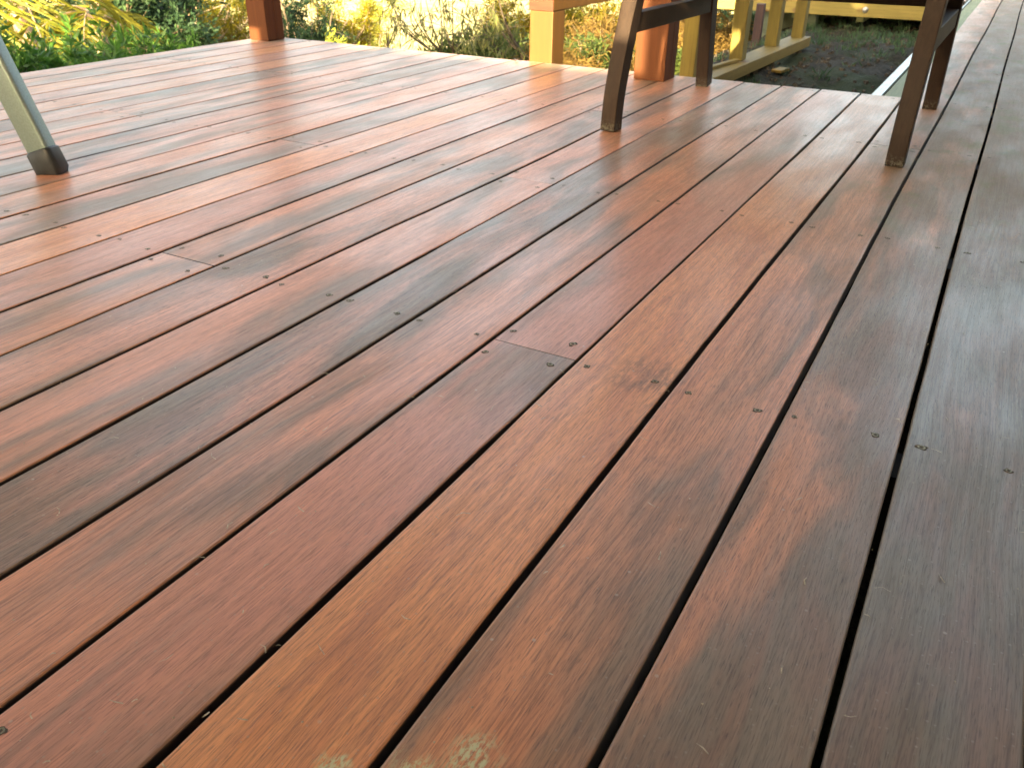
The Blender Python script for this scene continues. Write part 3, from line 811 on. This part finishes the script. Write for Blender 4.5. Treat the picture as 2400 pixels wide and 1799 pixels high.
LM_HEDGE = leafmat('hedge_leaf', (.040, .115, .022), (.085, .20, .035), .32, .5, .3)
LM_YEL = leafmat('sunlit_feathery_leaf', (.085, .10, .012), (.23, .165, .010), .36, .5, .2)
LM_LIME = leafmat('lime_leaf', (.24, .28, .04), (.38, .38, .06), .45)
LM_DARK = leafmat('dark_blue_green_leaf', (.018, .045, .028), (.04, .08, .032), .2, .5, .15)
LM_MID = leafmat('mid_green_leaf', (.055, .10, .035), (.12, .15, .04), .35, .5, .2)
LM_GUM = leafmat('gum_leaf', (.12, .15, .05), (.22, .21, .07), .35)
LM_DRY = leafmat('dry_brown_leaf', (.13, .08, .03), (.27, .18, .055), .25, .8, .1)
LM_PALM = leafmat('palm_leaflet', (.10, .12, .02), (.20, .18, .02), .35, .5, .2)

def pos(px, d): P = at(px, 60, d); return (P.x, P.y)
def topz(px, py, d): return at(px, py, d).z

# hedge beside the left edge
for i, (px, py, d, rad) in enumerate(((-130, 40, 3.7, .42), (30, 52, 4.0, .42), (150, 40, 4.4, .45), (262, 34, 4.9, .45), (345, 66, 5.3, .38), (70, 100, 3.55, .34), (220, 92, 4.1, .36))):
    bush('hedge_shrub', ['green whorled shrub at the far left edge, behind the table leg', 'green whorled shrub under the palm frond beside the deck',
                         'tall middle shrub of the green hedge left of the deck', 'green whorled shrub in front of the dark tree',
                         'last low shrub at the right end of the green hedge', 'low green shrub close to the deck edge near the table leg',
                         'low green shrub against the deck edge, in the middle of the hedge'][i], 'shrub', pos(px, d), topz(px, py, d), rad, 40 + i, LM_HEDGE, M_BARKD,
         n_stems=30, n_twigs=12, per_twig=22, ln=.060, wd=.014, clump=.11, group='green hedge shrubs left of the deck', rosette=True, start=.2, trunk_r=.014)

# palms
def palm(label, base, top, n_fr, fl, seed, leaflet=.32, n_lf=34, tilt=(0.1, 1.1)):
    r = random.Random(seed); x, y = base; z0 = tz(x, y) - .05
    root = empty('palm', (x, y, z0)); tag(root, label, 'palm', 'palms beyond the hedge')
    s = Soup(); s.tube([Vector((x, y, z0)), Vector((x + .03, y, (z0 + top) / 2)), Vector((x, y, top))], [.09, .07, .06], 8)
    s.build('trunk', M_BARK, root)
    for f in range(n_fr):
        s = Soup(); a = 6.28 * f / n_fr + r.uniform(-.3, .3)
        el = r.uniform(*tilt); d = Vector((math.cos(a) * math.cos(el), math.sin(a) * math.cos(el), math.sin(el)))
        pts = [Vector((x, y, top))]
        for i in range(10):
            d = (d + Vector((0, 0, -.13))).normalized(); pts.append(pts[-1] + d * fl / 10)
        fr_root_pts = pts
        s.tube(pts, [.012 * (1 - .085 * i) for i in range(11)], 4)
        C = []; D = []
        for i in range(n_lf):
            u = .15 + .85 * i / n_lf; j = min(9, int(u * 10)); P = pts[j].lerp(pts[j + 1], u * 10 - j)
            t_ = (pts[j + 1] - pts[j]).normalized(); sd = t_.cross(Vector((0, 0, 1))).normalized()
            for sg in (-1, 1):
                C.append(P); D.append(sd * sg + t_ * .75 + Vector((0, 0, -.25)))
        o = s.build('frond', M_BARK, root)
        C = np.array([tuple(c) for c in C]); D = np.array([tuple(c) for c in D])
        lf = leaves('leaflets', C, D, leaflet, .028, LM_PALM, root, .08, seed + f)
        lf.parent = o
palm('tall sunlit palm with broad yellow fronds at the upper left corner', pos(48, 7.6), topz(48, -70, 7.6), 11, 1.5, 5, .42, 40, (-.2, .9))
palm('smaller palm with fan of pale leaflets between the tall palm and the dark tree', pos(225, 9), topz(225, 30, 9), 10, .7, 9, .26, 26, (-.1, 1.0))

# trees beyond
bush('tree', 'dark blue green tree filling the gap behind the hedge', 'tree', pos(150, 12), topz(150, -160, 12), 1.5, 60, LM_DARK, M_BARKD, 20, 14, 150, .10, .03, clump=.5, group='trees in the valley', trunk_r=.08, start=.1)
bush('tree', 'dense dark tree behind the small palm', 'tree', pos(310, 11), topz(310, -200, 11), .85, 61, LM_DARK, M_BARKD, 18, 14, 120, .09, .028, clump=.42, group='trees in the valley', trunk_r=.07, start=.1)
bush('tree', 'yellow sunlit wattle with crooked pale branches left of the corner post', 'tree', pos(405, 14), topz(405, -160, 14), 1.25, 62, LM_YEL, M_BARK, 12, 11, 90, .10, .018, clump=.42, group='trees in the valley', trunk_r=.06, start=.15)
bush('tree', 'mid green feathery tree just left of the corner post', 'tree', pos(525, 15), topz(525, -150, 15), 1.1, 63, LM_MID, M_BARK, 13, 12, 110, .10, .018, clump=.42, group='trees in the valley', trunk_r=.06, start=.12)
bush('tree', 'low yellow wattle at the foot of the corner post, on its left', 'tree', pos(560, 11), topz(560, 48, 11), .6, 64, LM_YEL, M_BARK, 12, 9, 70, .07, .016, clump=.26, group='trees in the valley', trunk_r=.03, start=.1)
bush('tree', 'blue green tree just right of the corner post', 'tree', pos(705, 13), topz(705, -120, 13), .55, 65, LM_DARK, M_BARK, 12, 10, 90, .09, .02, clump=.32, group='trees in the valley', trunk_r=.05, start=.1)
bush('tree', 'round crowned yellow tree on a leaning trunk right of the corner post', 'tree', pos(775, 14), topz(775, -90, 14), .8, 66, LM_YEL, M_BARK, 12, 10, 90, .09, .018, clump=.34, group='trees in the valley', trunk_r=.05, start=.3)
bush('tree', 'slender lime yellow tree overexposed by the sun at the edge of the bright valley', 'tree', pos(850, 19), topz(850, -160, 19), .9, 67, LM_LIME, M_BARK, 11, 10, 80, .10, .02, clump=.42, group='trees in the valley', trunk_r=.04, start=.15)
bush('shrub', 'low lime shrub below the slender lime tree', 'shrub', pos(815, 8), topz(815, 62, 8), .35, 68, LM_LIME, M_BARK, 10, 8, 50, .05, .012, clump=.16, trunk_r=.012, start=.2)

# gum saplings: a few thin stems with hanging leaves
def sapling(label, foot, tips, d, seed, lm=LM_GUM, nleaf=20, ln=.075, wd=.009, r0=.005, bare=.35):
    r = random.Random(seed); B = at(foot[0], foot[1] + 40, d); z0 = min(B.z, tz(B.x, B.y)) - .05
    root = empty('gum_sapling', (B.x, B.y, z0)); tag(root, label, 'sapling', 'thin gum saplings in front of the valley')
    s = Soup(); C = []; D = []
    A = Vector((B.x, B.y, z0)); F0 = at(foot[0], foot[1], d)
    for (tx, ty, bend) in tips:
        T = at(tx, ty, d + r.uniform(-.4, .4))
        mid = F0.lerp(T, .5) + RT * bend
        pts = [A]
        for j in range(10):
            u = j / 9; pts.append(F0 * (1 - u) ** 2 + mid * 2 * u * (1 - u) + T * u * u)
        s.tube(pts, [r0] + [r0 * (1 - .85 * j / 9) for j in range(10)], 5)
        for k in range(nleaf // 3):
            u = r.uniform(bare, 1); j = 1 + min(8, int(u * 9)); P = pts[j].lerp(pts[min(10, j + 1)], u * 9 - int(u * 9))
            dr = Vector((r.gauss(0, 1), r.gauss(0, 1), r.gauss(.2, .5)))
            tw = stem_path(r, P, dr, .16 * (1.25 - u) + .07, 3, .2, -.1)
            s.tube(tw, [.0016, .0013, .001, .0007], 3)
            for m_ in range(5):
                q_ = tw[r.randint(1, 3)]
                C.append(q_); D.append(Vector((r.gauss(0, .5), r.gauss(0, .5), -1 + r.gauss(0, .35))))
    s.build('stem', M_BARKD, root)
    leaves('foliage', np.array([tuple(c) for c in C]), np.array([tuple(c) for c in D]), ln, wd, lm, root, .2, seed)
sapling('thin gum sapling arching left with a hanging tuft of leaves over the bright valley', (1010, 118), [(915, 30, -.06), (925, 10, -.1), (905, -30, -.1)], 5.2, 80, nleaf=24)
sapling('gum sapling with several crossing stems in the middle of the bright valley', (1035, 124), [(975, 20, -.05), (990, -40, -.02), (1020, -60, .03), (960, -20, -.1)], 5.0, 81, nleaf=20)
sapling('upright gum sapling with green tips right of the crossing stems', (1062, 122), [(1060, -60, .0), (1040, 10, -.04), (1085, 20, .04), (1100, 40, .05)], 5.0, 82, nleaf=20)
sapling('bare twiggy sapling standing alone in the bright valley', (909, 108), [(925, 50, .02), (905, 70, 0), (912, 72, 0)], 4.6, 83, nleaf=5, ln=.04, wd=.008, bare=.8)
sapling('dark stemmed sapling leaning left beside the yellow post', (1225, 128), [(1158, 0, -.10), (1165, -40, -.06), (1190, 60, -.03)], 4.6, 84, nleaf=26, r0=.010)
sapling('sapling with a curved side branch left of the leaning one', (1180, 130), [(1152, 30, .12), (1120, 20, -.05), (1105, 66, -.1)], 4.7, 85, nleaf=26)

bush('shrub', 'grey green low shrub against the deck edge in front of the valley', 'shrub', pos(1110, 5.2), topz(1110, 52, 5.2), .32, 90, LM_MID, M_BARKD, 18, 9, 40, .05, .010, clump=.12, trunk_r=.008, start=.1, group='low shrubs along the front edge')
bush('shrub', 'pale twiggy shrub with a blue green clump, left of the yellow post', 'shrub', pos(1175, 5.2), topz(1175, 62, 5.2), .28, 91, LM_MID, M_BARK, 18, 8, 30, .05, .010, clump=.12, trunk_r=.008, start=.1, group='low shrubs along the front edge')
bush('shrub', 'dense bright yellow shrub behind the yellow post', 'shrub', pos(1218, 9), topz(1218, -80, 9), .42, 92, LM_YEL, M_BARK, 20, 11, 80, .05, .012, clump=.22, trunk_r=.02, start=.1, group='yellow shrubs behind the posts')
bush('shrub', 'feathery yellow green shrub between the yellow post and the chair leg', 'shrub', pos(1365, 7), topz(1365, -60, 7), .42, 93, LM_YEL, M_BARK, 24, 11, 80, .045, .010, clump=.2, trunk_r=.015, start=.1, group='yellow shrubs behind the posts')
bush('shrub', 'small dark green shrub right of the yellow post', 'shrub', pos(1385, 5.0), topz(1385, 50, 5.0), .14, 94, LM_MID, M_BARK, 12, 7, 30, .04, .010, clump=.1, trunk_r=.006, start=.1, group='low shrubs along the front edge')
bush('dry_shrub', 'dry brown fern heap left of the chair leg', 'dry shrub', pos(1425, 5.4), topz(1425, 28, 5.4), .24, 95, LM_DRY, M_BARK, 20, 8, 50, .06, .008, clump=.14, droop=.4, trunk_r=.006, start=.1, group='dry brush along the front edge')
bush('dry_shrub', 'low dry grass heap right of the yellow post', 'dry shrub', pos(1340, 5.0), topz(1340, 100, 5.0), .22, 96, LM_DRY, M_BARK, 16, 8, 40, .05, .006, clump=.12, droop=.2, trunk_r=.005, start=.1, group='dry brush along the front edge')
bush('dry_shrub', 'sunlit dry brush in the gap right of the red post', 'dry shrub', pos(1588, 7.2), topz(1588, -30, 7.2), .3, 97, LM_DRY, M_BARK, 14, 9, 50, .06, .010, clump=.18, droop=.3, trunk_r=.008, start=.1, group='dry brush along the front edge')
bush('dry_shrub', 'patch of dry brush under the bearer left of the second stud', 'dry shrub', pos(1690, 7.4), topz(1690, 10, 7.4), .26, 98, LM_DRY, M_BARK, 12, 8, 40, .06, .010, clump=.16, droop=.3, trunk_r=.008, start=.1, group='dry brush along the front edge')
bush('shrub', 'dark green shrub in shade behind the first studs', 'shrub', pos(1670, 9.5), topz(1670, -40, 9.5), .7, 99, LM_DARK, M_BARKD, 22, 11, 70, .06, .018, clump=.24, trunk_r=.02, start=.05, group='shaded shrubs behind the frame')
bush('shrub', 'dark green shrub in shade between the stakes and the bearer', 'shrub', pos(1800, 9.5), topz(1800, -20, 9.5), .8, 100, LM_DARK, M_BARKD, 22, 11, 70, .06, .018, clump=.24, trunk_r=.02, start=.05, group='shaded shrubs behind the frame')
bush('shrub', 'low green leaves at the foot of the first stud', 'shrub', pos(1590, 4.0), topz(1590, 110, 4.0), .12, 101, LM_MID, M_BARKD, 12, 7, 26, .04, .012, clump=.08, trunk_r=.004, start=.1, group='low shrubs along the front edge')

# grass and litter on the soil
def tufts(name, label, n, region, h, mat, seed, dens=None, rise=1):
    q = np.random.default_rng(seed); C = []; D = []
    while len(C) < n:
        cx_, cy_ = q.uniform(region[0], region[1]), q.uniform(region[2], region[3])
        if dens is not None and q.uniform() > dens(cx_, cy_): continue
        m_ = q.integers(5, 16)
        for _ in range(m_):
            x, y = cx_ + q.normal(0, .02), cy_ + q.normal(0, .02)
            C.append((x, y, float(terrain(x, y) + lumps(np.array([x]), np.array([y]))[0]) - .004)); D.append((q.normal(0, .5), q.normal(0, .5), rise))
    root = empty(name, (0, 0, 0)); COL.objects.unlink(root); bpy.data.objects.remove(root)
    class Z: location = Vector((0, 0, 0))
    r_ = bpy.data.objects.new('tmp', None)
    o = leaves(name, np.array(C), np.array(D), h, .006, mat, r_, .3, seed); o.parent = None; bpy.data.objects.remove(r_)
    tag(o, label, 'grass', None, 'stuff')
LM_STRAW = leafmat('straw', (.07, .05, .03), (.16, .12, .06), .1, .8)
LM_GR = leafmat('weed_blade', (.045, .10, .045), (.09, .15, .06), .3)
tufts('weeds', 'short green weeds growing on the bare soil', 2600, (3.6, 7.0, .35, 1.25), .05, LM_GR, 5, lambda x, y: .15 + .85 * float(ss(x, 4.6, 5.4)) )
tufts('dead_grass', 'dead straw and twigs scattered over the bare soil', 700, (2.6, 6.5, .3, 1.3), .05, LM_STRAW, 6, None, .15)
q = random.Random(4); s = Soup()
for i in range(800):
    x, y = q.uniform(2.6, 6.6), q.uniform(.3, 1.5); z = float(terrain(x, y) + lumps(np.array([x]), np.array([y]))[0])
    r_ = q.uniform(.004, .018); c = Vector((x, y, z + r_ * .2))
    pts = [c + Vector((q.uniform(-1, 1), q.uniform(-1, 1), q.uniform(-.2, .9))) * r_ for _ in range(4)]
    base_ = [c + Vector((math.cos(a) * r_, math.sin(a) * r_ * q.uniform(.5, 1), -r_ * .5)) for a in (0, 1.57, 3.14, 4.71)]
    tp = [c + Vector((math.cos(a + .4) * r_ * .6, math.sin(a + .4) * r_ * .5, r_ * q.uniform(.3, .7))) for a in (0, 1.57, 3.14, 4.71)]
    s.add(base_ + tp, [(0, 1, 5, 4), (1, 2, 6, 5), (2, 3, 7, 6), (3, 0, 4, 7), (4, 5, 6, 7)])
tag(s.build('clods', M_CLOD, None, smooth=False), 'small clods and stones lying on the soil', 'stones', None, 'stuff')

# ---------------------------------------------------------------- litter on the boards
q = random.Random(21); s = Soup()
for i in range(650):
    x = 1.2 * U + (q.random() ** 1.6) * 21 * U; k = q.uniform(-1, 21)
    c = Vector((x, k * U, .0011)); a = q.uniform(0, 3.14); l_ = q.uniform(.0012, .006); w_ = q.uniform(.0002, .0006)
    d = Vector((math.cos(a), math.sin(a), 0)); n_ = Vector((-d.y, d.x, 0)); bend = q.uniform(-.4, .4) * l_
    m_ = c + n_ * bend + Vector((0, 0, .0006))
    s.add([c - d * l_ - n_ * w_, c - d * l_ + n_ * w_, m_ + n_ * w_, m_ - n_ * w_, c + d * l_ + n_ * w_ * .4, c + d * l_ - n_ * w_ * .4], [(0, 3, 2, 1), (3, 5, 4, 2)])
for i in range(700):
    x = 1.2 * U + (q.random() ** 1.5) * 20 * U; k = q.uniform(-1, 20)
    c = Vector((x, k * U, .0008)); r_ = q.uniform(.0003, .0010)
    s.add([c + Vector((r_, 0, 0)), c + Vector((0, r_, 0)), c + Vector((-r_, 0, 0)), c + Vector((0, -r_ * .7, 0)), c + Vector((0, 0, r_ * .8))], [(0, 1, 4), (1, 2, 4), (2, 3, 4), (3, 0, 4)])
tag(s.build('litter', simple('pale_straw_litter', (.42, .34, .24), .8, 0, 200, .4, 0), None, smooth=False), 'tiny straws and crumbs scattered on the deck boards', 'litter', None, 'stuff')
dl = leafmat('fallen_leaf', (.10, .05, .025), (.20, .11, .05), .1)
for (x, k, a, lab) in ((23.0, 12.75, .4, 'small dark dead leaf on the deck edge at the foot of the yellow post'),):
    e = empty('dead_leaf', (x * U, k * U, .001)); tag(e, lab, 'leaf')
    V = []; F = []
    for i in range(7):
        u = i / 6; wd_ = math.sin(u * 3.14) * .007 + .0006
        for sg in (-1, 0, 1): V.append((u * .036 - .018, sg * wd_, .001 + .006 * math.sin(u * 3.1) + (.004 if sg else 0)))
    for i in range(6):
        for j in (0, 1): F.append((3 * i + j, 3 * i + 3 + j, 3 * i + 4 + j, 3 * i + 1 + j))
    mesh_obj('blade', V, F, dl, e, True); e.rotation_euler = (0, 0, a)
